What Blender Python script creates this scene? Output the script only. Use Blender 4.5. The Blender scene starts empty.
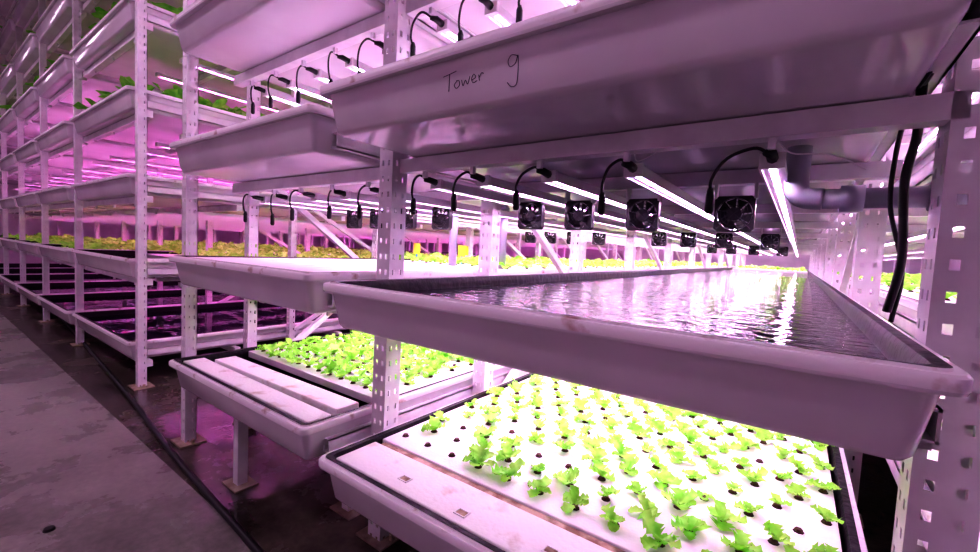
import bpy, math, random
from mathutils import Vector, Matrix
R = random.Random(7)
scene = bpy.context.scene
COL = scene.collection

# ------------------------------------------------------------------ materials
def newmat(name):
    m = bpy.data.materials.new(name); m.use_nodes = True
    nt = m.node_tree; b = nt.nodes["Principled BSDF"]
    return m, nt, b
def N(nt, t, **kw):
    n = nt.nodes.new(t)
    for k, v in kw.items():
        try: n.inputs[k].default_value = v
        except Exception: setattr(n, k, v)
    return n
def simple(name, col, rough=.5, metal=0., var=.0, vscale=6., bump=0., bscale=40., col2=None, lo=.4, hi=.6, spec=.5):
    m, nt, b = newmat(name)
    b.inputs["Base Color"].default_value = (*col, 1)
    b.inputs["Roughness"].default_value = rough
    b.inputs["Metallic"].default_value = metal
    b.inputs["Specular IOR Level"].default_value = spec
    tc = N(nt, "ShaderNodeTexCoord")
    if col2 is not None:
        n = N(nt, "ShaderNodeTexNoise"); n.inputs["Scale"].default_value = vscale; n.inputs["Detail"].default_value = 5
        nt.links.new(tc.outputs["Object"], n.inputs["Vector"])
        cr = N(nt, "ShaderNodeValToRGB")
        cr.color_ramp.elements[0].position = lo; cr.color_ramp.elements[0].color = (*col, 1)
        cr.color_ramp.elements[1].position = hi; cr.color_ramp.elements[1].color = (*col2, 1)
        nt.links.new(n.outputs["Fac"], cr.inputs["Fac"]); nt.links.new(cr.outputs["Color"], b.inputs["Base Color"])
    if bump > 0:
        n2 = N(nt, "ShaderNodeTexNoise"); n2.inputs["Scale"].default_value = bscale; n2.inputs["Detail"].default_value = 3
        nt.links.new(tc.outputs["Object"], n2.inputs["Vector"])
        bp = N(nt, "ShaderNodeBump"); bp.inputs["Strength"].default_value = bump; bp.inputs["Distance"].default_value = .01
        nt.links.new(n2.outputs["Fac"], bp.inputs["Height"]); nt.links.new(bp.outputs["Normal"], b.inputs["Normal"])
    return m
def emis(name, col, strength, vary=None):
    m = bpy.data.materials.new(name); m.use_nodes = True; nt = m.node_tree
    nt.nodes.clear()
    e = nt.nodes.new("ShaderNodeEmission"); o = nt.nodes.new("ShaderNodeOutputMaterial")
    e.inputs["Color"].default_value = (*col, 1); e.inputs["Strength"].default_value = strength
    nt.links.new(e.outputs[0], o.inputs[0])
    if vary:
        tc = nt.nodes.new("ShaderNodeTexCoord"); sx = nt.nodes.new("ShaderNodeSeparateXYZ")
        nt.links.new(tc.outputs["Object"], sx.inputs[0])
        ma = nt.nodes.new("ShaderNodeMath"); ma.operation = 'MULTIPLY'; ma.inputs[1].default_value = 9.
        nt.links.new(sx.outputs["Y"], ma.inputs[0])
        fr = nt.nodes.new("ShaderNodeMath"); fr.operation = 'FRACT'; nt.links.new(ma.outputs[0], fr.inputs[0])
        cr = nt.nodes.new("ShaderNodeValToRGB"); cr.color_ramp.interpolation = 'CONSTANT'
        els = cr.color_ramp.elements
        els[0].position = 0; els[0].color = (*vary[0], 1)
        els[1].position = .3; els[1].color = (*vary[1], 1)
        e2 = els.new(.75); e2.color = (*vary[2], 1)
        nt.links.new(fr.outputs[0], cr.inputs[0]); nt.links.new(cr.outputs[0], e.inputs["Color"])
    return m

M_TRAY = simple("tray_white_plastic", (.80,.78,.80), .12, col2=(.72,.69,.72), vscale=3, bump=.10, bscale=5)
M_RIM = simple("tray_rim_stained", (.84,.80,.82), .3, col2=(.34,.18,.12), vscale=18, lo=.60, hi=.76, bump=.15)
M_LINER = simple("liner_black_plastic", (.006,.005,.008), .45, bump=.4, bscale=30, spec=.2)
M_STEEL = simple("rack_white_enamel", (.86,.84,.86), .35, col2=(.76,.73,.76), vscale=10)
M_STEELP = simple("rack_foot_plate", (.26,.20,.15), .6, col2=(.42,.34,.26), vscale=20)
M_ALU = simple("led_housing_aluminium", (.72,.70,.74), .35, metal=.3)
M_BLACK = simple("black_rubber", (.012,.012,.014), .45)
M_FAN = simple("fan_black_plastic", (.015,.015,.018), .4)
M_RAFT = simple("foam_raft_white", (.93,.92,.92), .6, col2=(.88,.85,.86), vscale=9, bump=.15, bscale=120)
M_BOARD = simple("foam_board_stained", (.91,.88,.88), .6, col2=(.50,.35,.25), vscale=11, lo=.58, hi=.82, bump=.2, bscale=90)
M_STAIN = simple("raft_edge_algae", (.22,.13,.08), .7, col2=(.55,.42,.32), vscale=25)
M_PLUG = simple("grow_plug_brown", (.09,.04,.025), .9, bump=.5, bscale=200)
M_HOLE = simple("hole_dark", (.03,.018,.016), .9)
M_PVC = simple("pvc_grey", (.33,.34,.40), .4)
M_YEL = simple("sticky_card_yellow", (.85,.65,.05), .5)
M_BLUE = simple("plug_blue", (.02,.3,.6), .5)
M_INK = simple("marker_ink", (.02,.02,.06), .6)
M_WALL = simple("wall_panel_white", (.80,.74,.80), .45, col2=(.7,.64,.7), vscale=2)
M_CEIL = simple("ceiling_panel", (.4,.36,.4), .6, col2=(.3,.27,.3), vscale=2)

def leafmat(name, a, bcol):
    m, nt, b = newmat(name)
    tc = N(nt, "ShaderNodeTexCoord"); n = N(nt, "ShaderNodeTexNoise"); n.inputs["Scale"].default_value = 22
    nt.links.new(tc.outputs["Object"], n.inputs["Vector"])
    cr = N(nt, "ShaderNodeValToRGB"); cr.color_ramp.elements[0].position=.35; cr.color_ramp.elements[1].position=.65
    cr.color_ramp.elements[0].color = (*a,1); cr.color_ramp.elements[1].color = (*bcol,1)
    nt.links.new(n.outputs["Fac"], cr.inputs["Fac"]); nt.links.new(cr.outputs["Color"], b.inputs["Base Color"])
    b.inputs["Roughness"].default_value = .5
    tr = N(nt, "ShaderNodeBsdfTranslucent"); nt.links.new(cr.outputs["Color"], tr.inputs["Color"])
    mx = N(nt, "ShaderNodeMixShader"); mx.inputs[0].default_value = .35
    out = nt.nodes["Material Output"]
    nt.links.new(b.outputs[0], mx.inputs[1]); nt.links.new(tr.outputs[0], mx.inputs[2]); nt.links.new(mx.outputs[0], out.inputs[0])
    return m
M_LEAF = leafmat("lettuce_leaf", (.25,.78,.05), (.52,.97,.17))
M_LEAF2 = leafmat("leafy_green_dark", (.12,.55,.05), (.30,.80,.10))

def watermat(name, sc, st, dist, mp_s=(.8,1.5,1), spec=.5, rough=.02):
    m, nt, b = newmat(name)
    b.inputs["Base Color"].default_value = (.004,.003,.010,1)
    b.inputs["Roughness"].default_value = rough; b.inputs["IOR"].default_value = 1.33
    b.inputs["Specular IOR Level"].default_value = spec
    tc = N(nt, "ShaderNodeTexCoord"); mp = N(nt, "ShaderNodeMapping")
    mp.inputs["Scale"].default_value = mp_s; mp.inputs["Rotation"].default_value=(0,0,.5)
    nt.links.new(tc.outputs["Object"], mp.inputs["Vector"])
    n = N(nt, "ShaderNodeTexNoise"); n.inputs["Scale"].default_value = sc; n.inputs["Detail"].default_value = 2; n.inputs["Distortion"].default_value=.6
    nt.links.new(mp.outputs[0], n.inputs["Vector"])
    bp = N(nt, "ShaderNodeBump"); bp.inputs["Strength"].default_value = st; bp.inputs["Distance"].default_value = dist
    nt.links.new(n.outputs["Fac"], bp.inputs["Height"]); nt.links.new(bp.outputs["Normal"], b.inputs["Normal"])
    return m
M_WATER = watermat("water_rippled",17,.42,.012,(.7,1.5,1),.3,.0)
M_WATER2 = watermat("water_still",8,.15,.01,spec=.3)

def floormat(name, c1, c2, r1, r2):
    m, nt, b = newmat(name)
    tc = N(nt, "ShaderNodeTexCoord")
    n = N(nt, "ShaderNodeTexNoise"); n.inputs["Scale"].default_value = 1.6; n.inputs["Detail"].default_value = 8; n.inputs["Roughness"].default_value=.65
    n2 = N(nt, "ShaderNodeTexNoise"); n2.inputs["Scale"].default_value = 40; n2.inputs["Detail"].default_value = 4
    nt.links.new(tc.outputs["Object"], n.inputs["Vector"]); nt.links.new(tc.outputs["Object"], n2.inputs["Vector"])
    cr = N(nt, "ShaderNodeValToRGB"); e = cr.color_ramp.elements
    e[0].position=.36; e[0].color=(*c1,1); e[1].position=.64; e[1].color=(*c2,1)
    nt.links.new(n.outputs["Fac"], cr.inputs["Fac"])
    mx = N(nt, "ShaderNodeMixRGB"); mx.blend_type='MULTIPLY'; mx.inputs[0].default_value=.5
    nt.links.new(cr.outputs[0], mx.inputs[1]); nt.links.new(n2.outputs["Fac"], mx.inputs[2])
    nt.links.new(mx.outputs[0], b.inputs["Base Color"])
    rr = N(nt, "ShaderNodeMapRange"); rr.inputs[1].default_value=.35; rr.inputs[2].default_value=.65; rr.inputs[3].default_value=r1; rr.inputs[4].default_value=r2
    nt.links.new(n.outputs["Fac"], rr.inputs[0]); nt.links.new(rr.outputs[0], b.inputs["Roughness"])
    bp = N(nt, "ShaderNodeBump"); bp.inputs["Strength"].default_value=.12; bp.inputs["Distance"].default_value=.01
    nt.links.new(n2.outputs["Fac"], bp.inputs["Height"]); nt.links.new(bp.outputs["Normal"], b.inputs["Normal"])
    return m
M_FLOOR = floormat("floor_concrete",(.27,.26,.23),(.52,.51,.45),.14,.42)
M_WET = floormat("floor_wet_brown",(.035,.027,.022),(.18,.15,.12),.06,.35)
VN = [(1.,.16,.58),(1.,.84,1.),(.50,.34,1.)]
VP = [(1.,.08,.50),(1.,.30,.78),(.7,.22,1.)]
M_LED = emis("led_strip_pink_white", (1,.5,.92), 56, VN)
M_LEDP = emis("led_strip_magenta", (1,.4,.8), 52, VP)
M_FILL = emis("aisle_fill_emitter", (1,.68,.97), 7)  # glow of the added fill panels over the aisle

# ------------------------------------------------------------------ mesh builder
class MB:
    def __init__(s): s.v=[]; s.f=[]; s.m=[]; s.mats=[]
    def mi(s, mat):
        if mat not in s.mats: s.mats.append(mat)
        return s.mats.index(mat)
    def box(s, x0,x1,y0,y1,z0,z1, mat):
        b=len(s.v); i=s.mi(mat)
        s.v += [(x0,y0,z0),(x1,y0,z0),(x1,y1,z0),(x0,y1,z0),(x0,y0,z1),(x1,y0,z1),(x1,y1,z1),(x0,y1,z1)]
        for f in ((0,3,2,1),(4,5,6,7),(0,1,5,4),(1,2,6,5),(2,3,7,6),(3,0,4,7)):
            s.f.append(tuple(b+k for k in f)); s.m.append(i)
    def quad(s, a,b_,c,d, mat):
        b=len(s.v); s.v += [a,b_,c,d]; s.f.append((b,b+1,b+2,b+3)); s.m.append(s.mi(mat))
    def beam(s, p, q, w, h, mat):
        p=Vector(p); q=Vector(q); d=(q-p).normalized(); up=Vector((0,0,1))
        if abs(d.z)>.98: up=Vector((1,0,0))
        a=d.cross(up).normalized()*w/2; c=a.cross(d).normalized()*h/2
        b=len(s.v); i=s.mi(mat)
        for P in (p,q):
            s.v += [tuple(P-a-c),tuple(P+a-c),tuple(P+a+c),tuple(P-a+c)]
        for f in ((0,1,2,3),(7,6,5,4),(0,4,5,1),(1,5,6,2),(2,6,7,3),(3,7,4,0)):
            s.f.append(tuple(b+k for k in f)); s.m.append(i)
    def tube(s, pts, r, mat, n=8, cap=True):
        pts=[Vector(p) for p in pts]; i=s.mi(mat); b=len(s.v); L=len(pts)
        rad = r if isinstance(r,(list,tuple)) else [r]*L
        prev=None
        for k,p in enumerate(pts):
            d=(pts[min(k+1,L-1)]-pts[max(k-1,0)]).normalized()
            if prev is None:
                up=Vector((0,0,1)) if abs(d.z)<.9 else Vector((1,0,0))
                a=d.cross(up).normalized()
            else:
                a=(prev-d*prev.dot(d)).normalized()
            prev=a; c=d.cross(a)
            for j in range(n):
                t=2*math.pi*j/n
                s.v.append(tuple(p+(a*math.cos(t)+c*math.sin(t))*rad[k]))
        for k in range(L-1):
            for j in range(n):
                j2=(j+1)%n
                s.f.append((b+k*n+j,b+k*n+j2,b+(k+1)*n+j2,b+(k+1)*n+j)); s.m.append(i)
        if cap:
            s.f.append(tuple(b+j for j in reversed(range(n)))); s.m.append(i)
            s.f.append(tuple(b+(L-1)*n+j for j in range(n))); s.m.append(i)
    def obj(s, name, parent=None, smooth=False, loc=None, bevel=0):
        me=bpy.data.meshes.new(name); me.from_pydata(s.v,[],s.f); 
        for m in s.mats: me.materials.append(m)
        me.polygons.foreach_set("material_index", s.m)
        if smooth: me.polygons.foreach_set("use_smooth", [True]*len(me.polygons))
        me.update()
        return link(name, me, parent, loc, bevel)
def link(name, me, parent=None, loc=None, bevel=0):
    o=bpy.data.objects.new(name, me); COL.objects.link(o)
    if parent: o.parent=parent
    if loc: o.location=loc
    if bevel:
        m=o.modifiers.new("bevel","BEVEL"); m.width=bevel; m.segments=2; m.limit_method='ANGLE'
    return o
def empty(name, loc=(0,0,0)):
    o=bpy.data.objects.new(name,None); o.empty_display_size=.1; o.location=loc; COL.objects.link(o); return o
def catmull(P, n=8):
    P=[Vector(p) for p in P]; Q=[P[0]*2-P[1]]+P+[P[-1]*2-P[-2]]; out=[]
    for k in range(1,len(Q)-2):
        a,b,c,d=Q[k-1:k+3]
        for j in range(n):
            t=j/n
            out.append(.5*((2*b)+(c-a)*t+(2*a-5*b+4*c-d)*t*t+(3*b-a-3*c+d)*t**3))
    out.append(P[-1]); return out

# ------------------------------------------------------------------ room shell
def slab(name,x0,x1,y0,y1,z0,z1,mat):
    m=MB(); m.box(x0,x1,y0,y1,z0,z1,mat); return m.obj(name)
slab("floor",-16,2.6,-2.6,13.6,-.1,0,M_FLOOR)
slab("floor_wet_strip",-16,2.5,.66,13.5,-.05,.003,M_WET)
slab("ceiling",-16,2.6,-2.6,13.6,4.5,4.6,M_CEIL)
slab("wall_back",-16,2.6,13.5,13.6,0,4.5,M_WALL)
slab("wall_right",2.5,2.6,-2.6,13.5,0,4.5,M_WALL)
slab("wall_front",-16,2.6,-2.7,-2.6,0,4.5,M_WALL)
slab("wall_left",-16.1,-16,-2.6,13.6,0,4.5,M_WALL)

# ------------------------------------------------------------------ trays
def rring(x0,x1,y0,y1,r,z,seg=5):
    pts=[]
    for (cx,cy,a0) in ((x1-r,y1-r,0),(x0+r,y1-r,90),(x0+r,y0+r,180),(x1-r,y0+r,270)):
        for k in range(seg+1):
            a=math.radians(a0+90*k/seg); pts.append((cx+r*math.cos(a),cy+r*math.sin(a),z))
    return pts
def tray(x0,x1,y0,y1,zt,depth=.125,water=None,wm=None):
    m=MB(); T=m.mi(M_TRAY); RM=m.mi(M_RIM); LI=m.mi(M_LINER)
    zb=zt-depth
    rings=[(.052,zb),(.042,zb+.003),(.035,zb+.012),(.019,zt-.022),(.017,zt-.023),(.002,zt-.024),(0,zt-.019),(0,zt-.004),(.003,zt),(.013,zt),(.014,zt+.004),(.030,zt+.003),(.034,zt-.006),(.036,zt-.02),(.05,zb+.012)]
    mm=[T,T,T,T,T,T,RM,RM,RM,RM,LI,LI,LI,LI]
    n=None
    for k,(o,z) in enumerate(rings):
        rr=max(.012,.028-o*.25)
        p=rring(x0+o,x1-o,y0+o,y1-o,rr,z); n=len(p); m.v+=p
    for k in range(len(rings)-1):
        for j in range(n):
            j2=(j+1)%n
            m.f.append((k*n+j,k*n+j2,(k+1)*n+j2,(k+1)*n+j)); m.m.append(mm[k])
    m.f.append(tuple(reversed(range(n)))); m.m.append(T)
    b=(len(rings)-1)*n; m.f.append(tuple(b+j for j in range(n))); m.m.append(LI)
    o=m.obj("hydroponic_grow_tray")
    mod=o.modifiers.new("es","EDGE_SPLIT"); mod.split_angle=math.radians(40)
    for p in o.data.polygons: p.use_smooth=True
    if water is not None:
        w=MB(); z=zt-water
        p=rring(x0+.036,x1-.036,y0+.036,y1-.036,.02,z); w.v+=p; w.f.append(tuple(range(len(p)))); w.m.append(w.mi(wm or M_WATER2))
        w.obj("water_surface",o)
    return o

# ------------------------------------------------------------------ lettuce
def leaf(m, base, az, L, W, pitch, curl, rng, ns=5, na=4, mat=M_LEAF):
    i=m.mi(mat); b=len(m.v); ca,sa=math.cos(az),math.sin(az); ph=rng.uniform(0,6.28); f=rng.uniform(9,14)
    r=0.;h=0.
    for k in range(ns+1):
        t=k/ns
        pa=pitch-curl*t
        if k: r+=L/ns*math.cos(pa); h+=L/ns*math.sin(pa)
        w=W*(.12+.9*math.sin(math.pi*min(1,t*.80+.02))**1.1) if k<ns else W*.30
        if k%2: w*=1.22
        else: w*=.80
        for j in range(na+1):
            s=-1+2*j/na
            e=abs(s)
            ww=w*(1+.25*math.sin(f*t*2+ph+s*3)*e)
            zz=h+.28*w*e*e+ .34*w*math.sin(f*t*1.9+ph+s*2.2)*e
            rr=r+.16*W*math.cos(f*t+j*2.1+ph)*e
            m.v.append((base[0]+rr*ca-s*ww*sa, base[1]+rr*sa+s*ww*ca, base[2]+max(zz,.002)))
    for k in range(ns):
        for j in range(na):
            a=b+k*(na+1)+j
            m.f.append((a,a+1,a+na+2,a+na+1)); m.m.append(i)
def lettuce(m, x,y,z, size, rng, nl=5, lod=0, mat=M_LEAF):
    ns,na=((8,4),(3,2))[lod]
    a0=rng.uniform(0,6.28)
    for k in range(nl):
        L=size*rng.uniform(.65,1.15)
        leaf(m,(x,y,z),a0+k*2*math.pi/nl+rng.uniform(-.4,.4),L,L*rng.uniform(.28,.42),rng.uniform(.5,1.3),rng.uniform(.4,1.4),rng,ns,na,mat)
def disc(m,x,y,z,r,h,mat,n=10):
    b=len(m.v); i=m.mi(mat)
    for j in range(n):
        t=2*math.pi*j/n; m.v.append((x+r*math.cos(t),y+r*math.sin(t),z))
    for j in range(n):
        t=2*math.pi*j/n; m.v.append((x+r*.85*math.cos(t),y+r*.85*math.sin(t),z+h))
    for j in range(n):
        j2=(j+1)%n; m.f.append((b+j,b+j2,b+n+j2,b+n+j)); m.m.append(i)
    m.f.append(tuple(b+n+j for j in range(n))); m.m.append(i)
def rafts(x0,x1,y0,y1,zt,step=.6):
    e=empty("foam_plant_rafts"); y=y0; k=0
    m=MB()
    while y<y1-.05:
        m.box(x0,x1,y+.0025,min(y+step,y1)-.0025,zt-.03,zt,M_RAFT)
        y+=step
    m.obj("raft_panels",e,bevel=.003); return e
def crop(x0,x1,y0,y1,zt,sp,size,rng,nl=5,far=3.,empt=None,mat=M_LEAF,jit=.006,name="lettuce_seedlings"):
    m=MB(); p=MB(); y=y0+sp*.4; row=0
    while y<y1-.02:
        x=x0+sp*(.5 if row%2==0 else .95)
        while x<x1-.03:
            d=y
            disc(p,x,y,zt-.001,.012,.003,M_HOLE,8)
            disc(p,x,y,zt+.001,.009,.006,M_PLUG,6)
            if not(empt and rng.random()<empt(x,y)):
                s=size*rng.uniform(.7,1.2)
                lettuce(m,x+rng.uniform(-jit,jit),y+rng.uniform(-jit,jit),zt+.004,s,rng,nl if d<far else max(3,nl-1),0 if d<far else 1,mat)
            x+=sp
        y+=sp*.87; row+=1
    o=m.obj(name,smooth=True); p.obj("grow_plugs",o)
    return o

# ------------------------------------------------------------------ rack parts
def post_mesh(H=4.3,W=.08,sc=1.0):
    m=MB(); cuts=[0,.016,.028,.052,.064,.08]; pit=.05; n=int(H/pit); h=W/2
    def plate(fn):
        for r in range(n):
            z0=r*pit; z1=z0+.017; z2=z0+pit
            for c in range(5):
                if c not in (1,3): m.quad(fn(cuts[c],z0),fn(cuts[c+1],z0),fn(cuts[c+1],z1),fn(cuts[c],z1),M_STEEL)
            m.quad(fn(0,z1),fn(.08,z1),fn(.08,z2),fn(0,z2),M_STEEL)
    plate(lambda u,z:((u-h)*sc,-h*sc,z)); plate(lambda u,z:(-h*sc,(u-h)*sc,z)); plate(lambda u,z:(h*sc,(u-h)*sc,z))
    zz=n*pit; h*=sc
    m.box(-h,-h+.014,h-.003,h,0,zz,M_STEEL); m.box(h-.014,h,h-.003,h,0,zz,M_STEEL)
    m.box(-.065,.065,-.055,.055,0,.008,M_STEELP)
    for sx in(-.052,.052): m.tube([(sx,0,.004),(sx,0,.025)],.008,M_STEELP,6)
    o=m.obj("tmp"); me=o.data; bpy.data.objects.remove(o); return me
PM_BIG=post_mesh(sc=1.0); PM_MID=post_mesh(sc=.78); PM_SM=post_mesh(sc=.6)

def bracket_plug_cable(m, x,y,z, drop=.10, side=-.09, fwd=-.05):
    m.tube([(x,y+.01,z),(x,y-.03,z+.004),(x-.01,y-.045,z+.004)],[.011,.010,.006],M_BLACK,8)
    P=[(x-.005,y-.04,z+.004),(x+side*.3,y+fwd*1.1,z+.016),(x+side*.75,y+fwd,z+.0),(x+side,y+fwd*.8,z-drop*.55),(x+side*1.02,y+fwd*.6,z-drop)]
    c=catmull(P,5); m.tube(c,.0035,M_BLACK,6)
    e=c[-1]; m.tube([e+Vector((0,0,.012)),e,e-Vector((0,0,.035)),e-Vector((0,0,.042))],[.005,.009,.009,.006],M_BLACK,8)
def led_bar(m,x,y0,y1,z,led,w=.036):
    m.box(x-w/2,x+w/2,y0,y1,z,z+.022,M_ALU)
    m.box(x-w/2-.004,x-w/2,y0,y1,z-.006,z+.012,M_ALU); m.box(x+w/2,x+w/2+.004,y0,y1,z-.006,z+.012,M_ALU)
    m.box(x-w/2-.004,x+w/2+.004,y0-.012,y0,z-.006,z+.024,M_STEEL)
    m.quad((x-.006,y0+.02,z-.001),(x-.006,y1,z-.001),(x+.006,y1,z-.001),(x+.006,y0+.02,z-.001),led)

def fan_mesh():
    m=MB(); S=.053; r=.048; n=32; i=m.mi(M_FAN)
    def ring(y):
        sq=[];ci=[]
        for k in range(n):
            t=2*math.pi*(k+.5)/n; c,s=math.cos(t),math.sin(t); q=S/max(abs(c),abs(s))
            sq.append((c*q,y,s*q)); ci.append((c*r,y,s*r))
        return sq,ci
    a,b_=ring(-.0125); c,d=ring(.0125); base=len(m.v); m.v+=a+b_+c+d
    for k in range(n):
        k2=(k+1)%n
        for (p,q) in ((0,1),(1,3),(3,2),(2,0)):
            m.f.append((p*n+k,p*n+k2,q*n+k2,q*n+k)); m.m.append(i)
    m.tube([(0,-.011,0),(0,.011,0)],.02,M_FAN,16)
    for k in range(9):
        t=2*math.pi*k/9; t2=t+.62
        m.quad((.016*math.cos(t),-.008,.016*math.sin(t)),(.047*math.cos(t+.1),-.008,.047*math.sin(t+.1)),(.047*math.cos(t2+.15),.008,.047*math.sin(t2+.15)),(.016*math.cos(t2),.008,.016*math.sin(t2)),M_FAN)
    for rr in (.025,.036,.046):
        m.tube([(rr*math.cos(2*math.pi*k/24),-.015,rr*math.sin(2*math.pi*k/24)) for k in range(25)],.001,M_FAN,4,False)
    for t in (math.pi/4,3*math.pi/4):
        m.tube([(-.062*math.cos(t),-.0155,-.062*math.sin(t)),(.062*math.cos(t),-.0155,.062*math.sin(t))],.0012,M_FAN,4)
    m.box(-.056,-.048,-.014,.014,.045,.09,M_STEEL); m.box(.048,.056,-.014,.014,.045,.09,M_STEEL)
    o=m.obj("tmpf"); me=o.data; bpy.data.objects.remove(o); return me
FM=fan_mesh()

YEND=12.5
def rack(postsx, ylist, x0, x1, y0, ztops, led, nbars, cables, frames, depth=.125, zig=True, bars=None, pms=None):
    e=empty("hydroponic_grow_rack",( (x0+x1)/2, y0, 0))
    inv=(-(x0+x1)/2,-y0,0)
    for q,(px,yl) in enumerate(zip(postsx,ylist)):
        for y in yl:
            link("upright_post",pms[q] if pms else PM_SM,e,(px+inv[0],y+inv[1],.003))
    m=MB()
    for zt in ztops:
        zb=zt-depth
        for y in frames:
            m.box(x0-.03,x1+.03,y-.02,y+.02,zb-.046,zb-.004,M_STEEL)
        for xc in (x0+.002,x1-.034):
            w=.032;za=zb+.02;zc=za+.045
            m.box(xc,xc+w,y0+.09,YEND,za,za+.004,M_STEEL); m.box(xc,xc+w,y0+.09,YEND,zc-.004,zc,M_STEEL)
            m.box(xc-.0,xc+.004,y0+.09,YEND,za,zc,M_STEEL); m.box(xc+w-.004,xc+w,y0+.09,YEND,za,zc,M_STEEL)
            m.box(xc+.004,xc+w-.004,y0+.16,y0+.165,za+.004,zc-.004,M_BLACK)
    if zig:
        for px,yl in zip(postsx,ylist):
            for k in range(1,len(yl)-1,2):
                z=.25; up=True
                while z<3.9:
                    a,b_=(yl[k]+.03,yl[k+1]-.03)
                    if b_-a>1.3: b_=a+1.0
                    m.beam((px,a if up else b_,z),(px,b_ if up else a,z+.55),.03,.03,M_STEEL)
                    up=not up; z+=.55
    m.obj("rack_beams",e,loc=inv)
    for ti,zt in enumerate(ztops[1:]):
        L=MB(); zl=zt-depth-.085
        xs = bars if bars else [x0+(x1-x0)*(k+.5)/nbars for k in range(nbars)]
        for x in xs: led_bar(L,x,y0+.36,YEND-.2,zl,led)
        for y in frames[::2]:
            for x in xs: L.box(x-.006,x+.006,y-.006,y+.006,zl+.02,zl+.045,M_ALU)
        o=L.obj("led_grow_light_array")
        if cables and ti>0:
            c=MB()
            for k,x in enumerate(xs):
                bracket_plug_cable(c,x,y0+.35,zl+.012,drop=R.uniform(.05,.09),side=-R.uniform(.06,.11),fwd=-R.uniform(.03,.06))
            c.obj("power_cables",o,smooth=True)
    return e

fy=[1.5,2.4,3.4,4.6,5.8,7.,8.2,9.4,10.6,11.8]
A_Z=[.395,.888,1.405,1.90,2.40,2.90,3.40,3.9]
B_Z=[.445,.905,1.388,1.895,2.40,2.90,3.40,3.9]
C_Z=[.29,.83,1.37,1.91,2.45,2.99,3.53,4.05]
BARS_A=[-.97,-.78,-.56,-.335,-.06]
fr=[.97]+fy
rack([.21,-1.095],[[.99,2.2,3.4,4.6,5.8,7.,8.2,9.4,10.6,11.8],[.95,1.5,2.4,3.4,4.6,5.8,7.,8.2,9.4,10.6,11.8]],-1.055,.16,.67,A_Z,M_LED,5,True,fr,bars=BARS_A,pms=[PM_BIG,PM_MID])
rack([-2.33],[[.80,1.08,1.9,2.9,4.1,5.3,6.5,7.7,8.9,10.1,11.3]],-2.22,-1.14,.68,B_Z,M_LED,5,True,fr)
rack([1.56],[[.99,2.2,3.4,4.6,5.8,7.,8.2,9.4,10.6,11.8]],.29,1.49,.67,B_Z,M_LED,3,False,fr,zig=False)  # extra rack, added so its LEDs brighten the background between the right posts
def leg(x,y,h):
    m=MB(); m.box(x-.02,x+.02,y-.02,y+.02,.008,h,M_STEEL); m.box(x-.06,x+.06,y-.045,y+.045,.003,.010,M_STEELP); m.obj("support_leg",bevel=.002)
leg(-1.77,.79,.32-.002); leg(-.72,.80,.27-.002); leg(-1.3,.97,.27)
yl=[.90,1.9,3.,4.2,5.4,6.6,7.8,9.,10.2,11.4]
rack([-3.40,-5.02],[yl,yl],-4.95,-3.46,.86,C_Z,M_LEDP,3,False,[.95]+fy)
xr=-5.1; towers=[]
for k in range(5):
    w=1.3; towers.append((xr-w,xr)); 
    rack([xr-w-.07],[yl],xr-w,xr,.85+.01*k,C_Z,M_LEDP,2,False,[.95]+fy[::2],zig=False)
    xr-=w+.15

# trays
for i,z in enumerate(A_Z): tray(-1.06,.165,.648 if i==2 else .67,YEND,z,water={1:.034,0:.06}.get(i,.05) if i<3 else None,wm=M_WATER)
for i,z in enumerate(B_Z): tray(-2.23,-1.14,.68,YEND,z,water=.05 if i<3 else None)
for i,z in enumerate(B_Z): tray(.28,1.50,.68,YEND,z)
for i,z in enumerate(C_Z): tray(-4.97,-3.445,.84,YEND,z,water=.04)
for (a,b_) in towers:
    for i,z in enumerate(C_Z): tray(a-.02,b_+.02,.82,YEND,z,water=.04)

# crops ---- A low
za=A_Z[0]-.004
rafts(-1.02,.12,.875,8.2,za)
def board(x0,x1,y0,y1,z,rot=0,holes=()):
    m=MB(); cx,cy=(x0+x1)/2,(y0+y1)/2
    m.box(x0-cx,x1-cx,y0-cy,y1-cy,-.03,0,M_BOARD)
    o=m.obj("foam_cover_board",loc=(cx,cy,z),bevel=.004); o.rotation_euler=(0,0,rot)
    if holes:
        h=MB()
        for hx,hy in holes:
            x,y=hx-cx,hy-cy
            for (a,b_,c,d) in ((-.016,.016,-.012,-.009),(-.016,.016,.009,.012),(-.016,-.013,-.012,.012),(.013,.016,-.012,.012)):
                h.box(x+a,x+b_,y+c,y+d,0,.0025,M_RAFT)
            h.box(x-.013,x+.013,y-.009,y+.009,0,.0008,M_STAIN)
        h.obj("planting_recess",o)
    return o
board(-1.02,.12,.71,.85,za+.002,0,[(-.79,.76),(-.585,.745),(-.366,.765),(-.12,.75)])
m=MB(); m.box(-1.0,.10,.852,.872,za-.03,za-.003,M_STAIN); m.obj("raft_edge_gasket")
crop(-1.03,.13,.90,3.4,za,.098,.045,R,6,2.6,lambda x,y:.35 if (x<-.45 and y<1.25) else .03)
crop(-1.03,.12,3.4,8.,za,.11,.055,R,4,0)
# B low
zb=B_Z[0]-.004
board(-2.18,-1.19,.725,.81,zb+.002)
board(-2.09,-1.20,.825,.915,zb+.010,math.radians(1.2))
rafts(-2.18,-1.19,1.0,7.6,zb)
crop(-2.17,-1.20,1.02,3.2,zb,.080,.052,R,6,2.2,lambda x,y:.04)
crop(-2.17,-1.20,3.2,7.4,zb,.10,.055,R,4,0)
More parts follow.
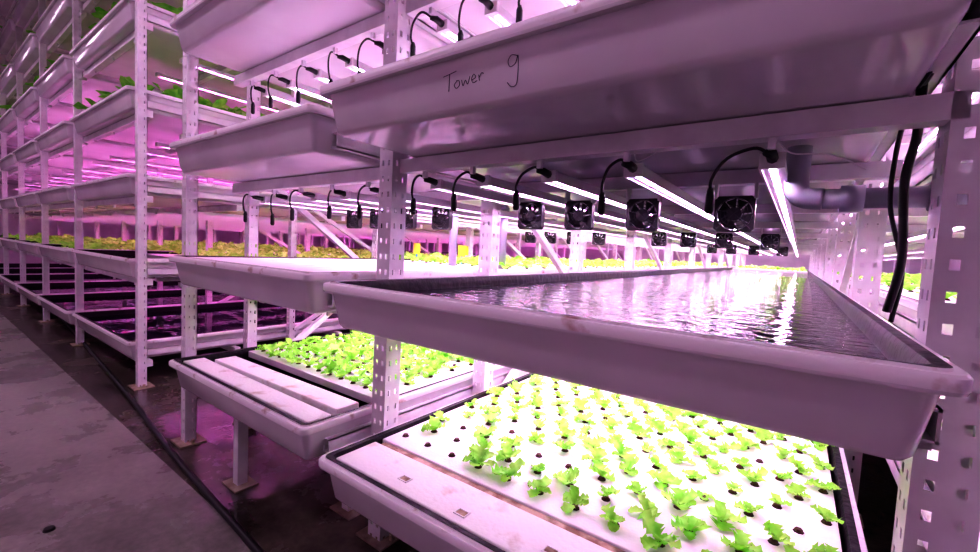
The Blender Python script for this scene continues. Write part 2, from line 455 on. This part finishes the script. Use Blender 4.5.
# B mid
zb=B_Z[1]-.004
board(-2.18,-1.19,.725,1.2,zb+.004); board(-2.18,-1.19,1.21,1.8,zb+.004)
rafts(-2.18,-1.19,1.82,11.8,zb)
crop(-2.17,-1.20,1.86,6,zb,.12,.07,R,5,0)
crop(-2.17,-1.20,6,11.6,zb,.16,.085,R,4,0)
# A mid far plants beyond the open water
rafts(-1.02,.12,9.2,12.2,A_Z[1]-.004)
crop(-1.0,.10,9.3,12.0,A_Z[1]-.004,.15,.08,R,4,0)
# added right rack, rafts and plants
for idx in range(0,8): rafts(.33,1.45,.73,12.2,B_Z[idx]-.004,1.2)
crop(.34,1.44,1.2,9.5,B_Z[1]-.004,.17,.08,R,4,0)
crop(.34,1.44,1.2,9.5,B_Z[0]-.004,.17,.08,R,4,0)
# upper tiers of A,B
for (x0,x1,Z,ys) in ((-1.02,.12,A_Z,.73),(-2.18,-1.19,B_Z,.73)):
    for idx in range(2,8):
        rafts(x0,x1,ys,12.2,Z[idx]-.004,1.2)
    crop(x0,x1,ys+.8,9.5,Z[2]-.004,.16,.08,R,4,0)
# C and beyond
for tz in (1,2,3,4,5,6,7): rafts(-4.90,-3.49,1.3 if tz<3 else .9,12.2,C_Z[tz]-.02,1.2)
crop(-4.9,-3.48,1.5,9,C_Z[1]-.02,.16,.10,R,5,0,mat=M_LEAF,name="leafy_greens")
for tz in (3,4,5,6):
    crop(-4.9,-3.48,.90,4,C_Z[tz]-.01,.15,.17,R,6,0,mat=M_LEAF2,name="leafy_greens")
for ti,(a,b_) in enumerate(towers[:4]):
    for tz in (1,2,3,4,5,6): rafts(a+.05,b_-.05,.9,12.2,C_Z[tz]-.02,1.2)
    crop(a+.05,b_-.05,.95,6,C_Z[1]-.02,.18,.11,R,5,0,name="leafy_greens")
    for tz in (4,5,6):
        crop(a+.05,b_-.05,.90,3,C_Z[tz]-.01,.17,.18,R,5,0,mat=M_LEAF2,name="leafy_greens")

# fans
for z,xs in ((1.142,(-.17,-.44,-.67,-.875)),(.655,(-.30,-.67))):
    for y in (1.5,3.4,5.8):
        for x in xs: link("ventilation_fan",FM,None,(x,y-.03,z))
for y in (1.5,3.4):
    for x in (-1.35,-1.58,-1.80,-2.0): link("ventilation_fan",FM,None,(x,y-.03,1.135))

# PVC pipes
m=MB()
m.tube([(.03,1.22,1.15),(.28,1.22,1.15)],.022,M_PVC,16)
m.tube([(.06,1.22,1.15),(.10,1.22,1.15)],.029,M_PVC,16)
m.tube(catmull([(.03,1.22,1.15),(-.005,1.22,1.155),(-.02,1.22,1.18),(-.02,1.22,1.27)],5),.024,M_PVC,16)
m.tube([(.20,1.22,1.15),(.24,1.22,1.15)],.029,M_PVC,16)
m.obj("pvc_drain_pipe",smooth=True)
for (x,y,z0,z1) in ((-1.9,1.65,.97,1.22),(-1.52,1.75,.95,1.24),(-1.3,1.9,.95,1.24)):
    m=MB(); m.tube([(x,y,z0-.05),(x,y,z1)],.022,M_PVC,12); m.tube([(x,y,z1-.04),(x,y,z1-.01)],.029,M_PVC,12); m.obj("pvc_standpipe",smooth=True)
for (x,y) in ((-2.0,1.95),(-1.75,2.1),(-2.05,2.5)):
    m=MB(); m.box(x-.03,x+.03,y,y+.002,.95,1.02,M_YEL); m.box(x-.004,x+.004,y,y+.003,.89,.95,M_BLUE); m.obj("sticky_insect_trap")

# loose cables by right post and hanging ties
m=MB()
m.tube(catmull([(.135,.96,1.30),(.150,1.06,1.24),(.143,1.08,1.16),(.150,1.08,1.02),(.140,1.10,.92)],8),.007,M_BLACK,8)
m.tube(catmull([(.125,.97,1.28),(.130,1.10,1.22),(.132,1.12,1.12),(.155,1.10,1.0),(.150,1.12,.90)],8),.004,M_BLACK,8)
m.tube(catmull([(.17,.80,1.44),(.165,.84,1.36),(.14,.92,1.31),(.135,.96,1.30)],8),.008,M_BLACK,8)
m.tube(catmull([(.18,.82,1.42),(.15,.87,1.33),(.13,.95,1.29)],8),.004,M_BLACK,8)
m.obj("power_cable_bundle",smooth=True)
m=MB()
m.tube(catmull([(-.06,1.0,1.25),(-.03,.99,1.21),(.03,.98,1.20),(.08,.98,1.17)],6),.0015,M_STEEL,5)
m.tube(catmull([(-.335,1.02,1.25),(-.32,1.0,1.22),(-.28,1.0,1.235)],6),.0013,M_STEEL,5)
m.obj("zip_ties")
m=MB()
m.tube(catmull([(-.2,.55,.012),(-.9,.61,.012),(-1.34,.646,.012),(-2.2,.70,.012),(-3.18,.787,.014),(-4.3,.87,.014),(-5.8,.98,.014),(-8,1.1,.014)],10),.012,M_BLACK,10)
m.obj("water_hose",smooth=True)
m=MB(); disc(m,-1.95,.27,0,.016,.008,M_BLACK,12); m.obj("floor_drain_cap")

# handwriting on tray (sloped front face: y = .648 + inset)
m=MB()
def S(pts,n=6):
    q=catmull([(a,0,c) for a,c in pts],n); P=[]
    for v in q:
        t=(1.383-v.z)/(1.383-1.292)
        P.append((v.x,.648+.019+.016*t-.0006,v.z))
    m.tube(P,.0007,M_INK,5)
X=-.63; Z=1.328
S([(X,Z+.026),(X+.018,Z+.028),(X+.036,Z+.031)]); S([(X+.018,Z+.028),(X+.015,Z+.012),(X+.012,Z-.004)])
S([(X+.036,Z+.012),(X+.028,Z+.006),(X+.033,Z-.001),(X+.042,Z+.004),(X+.041,Z+.012),(X+.034,Z+.013)])
S([(X+.048,Z+.012),(X+.051,Z+.001),(X+.058,Z+.010),(X+.063,Z+.002),(X+.070,Z+.015)])
S([(X+.074,Z+.007),(X+.084,Z+.011),(X+.080,Z+.017),(X+.074,Z+.010),(X+.077,Z+.002),(X+.087,Z+.004)])
S([(X+.092,Z+.014),(X+.093,Z+.003)]); S([(X+.093,Z+.009),(X+.099,Z+.016),(X+.104,Z+.014)])
S([(X+.182,Z+.030),(X+.170,Z+.033),(X+.162,Z+.024),(X+.166,Z+.014),(X+.178,Z+.018),(X+.184,Z+.030),(X+.183,Z+.005),(X+.178,Z-.018),(X+.166,Z-.020),(X+.158,Z-.012)])
hw=m.obj("handwritten_label")

# added fill panels over the aisle, out of view, to brighten the tray fronts
for x in (-.6,-3.2,-6.0,-9.,-12.):
    m=MB(); m.box(x-.9,x+.9,-.92,-.42,3.35,3.42,M_STEEL); m.quad((x-.86,-.90,3.348),(x-.86,-.44,3.348),(x+.86,-.44,3.348),(x+.86,-.90,3.348),M_FILL)
    for sx in(-.5,.5): m.tube([(x+sx,-.67,3.42),(x+sx,-.67,4.5)],.006,M_STEEL,6)
    m.obj("added_aisle_fill_light")

w=bpy.data.worlds.new("world"); scene.world=w; w.use_nodes=True
w.node_tree.nodes["Background"].inputs[0].default_value=(.3,.15,.3,1); w.node_tree.nodes["Background"].inputs[1].default_value=.2

cd=bpy.data.cameras.new("camera"); cam=bpy.data.objects.new("camera",cd); COL.objects.link(cam)
Xc=Vector((.8078,.5873,.0488)).normalized(); Yc=Vector((-.0753,.0208,.9968)); Yc=(Yc-Xc*Yc.dot(Xc)).normalized(); Zc=Xc.cross(Yc)
M=Matrix(((Xc.x,Yc.x,Zc.x,0),(Xc.y,Yc.y,Zc.y,0),(Xc.z,Yc.z,Zc.z,1.0),(0,0,0,1)))
cam.matrix_world=M
cd.sensor_width=36; cd.lens=427/980*36; cd.clip_start=.02; cd.clip_end=100
scene.camera=cam
vs=scene.view_settings
vs.view_transform='Standard'
for nm in ('High Contrast','Medium High Contrast','None'):
    try:
        vs.look=nm; print("LOOK",nm); break
    except Exception as ex: pass
vs.exposure=.12 if vs.look!='None' else 0
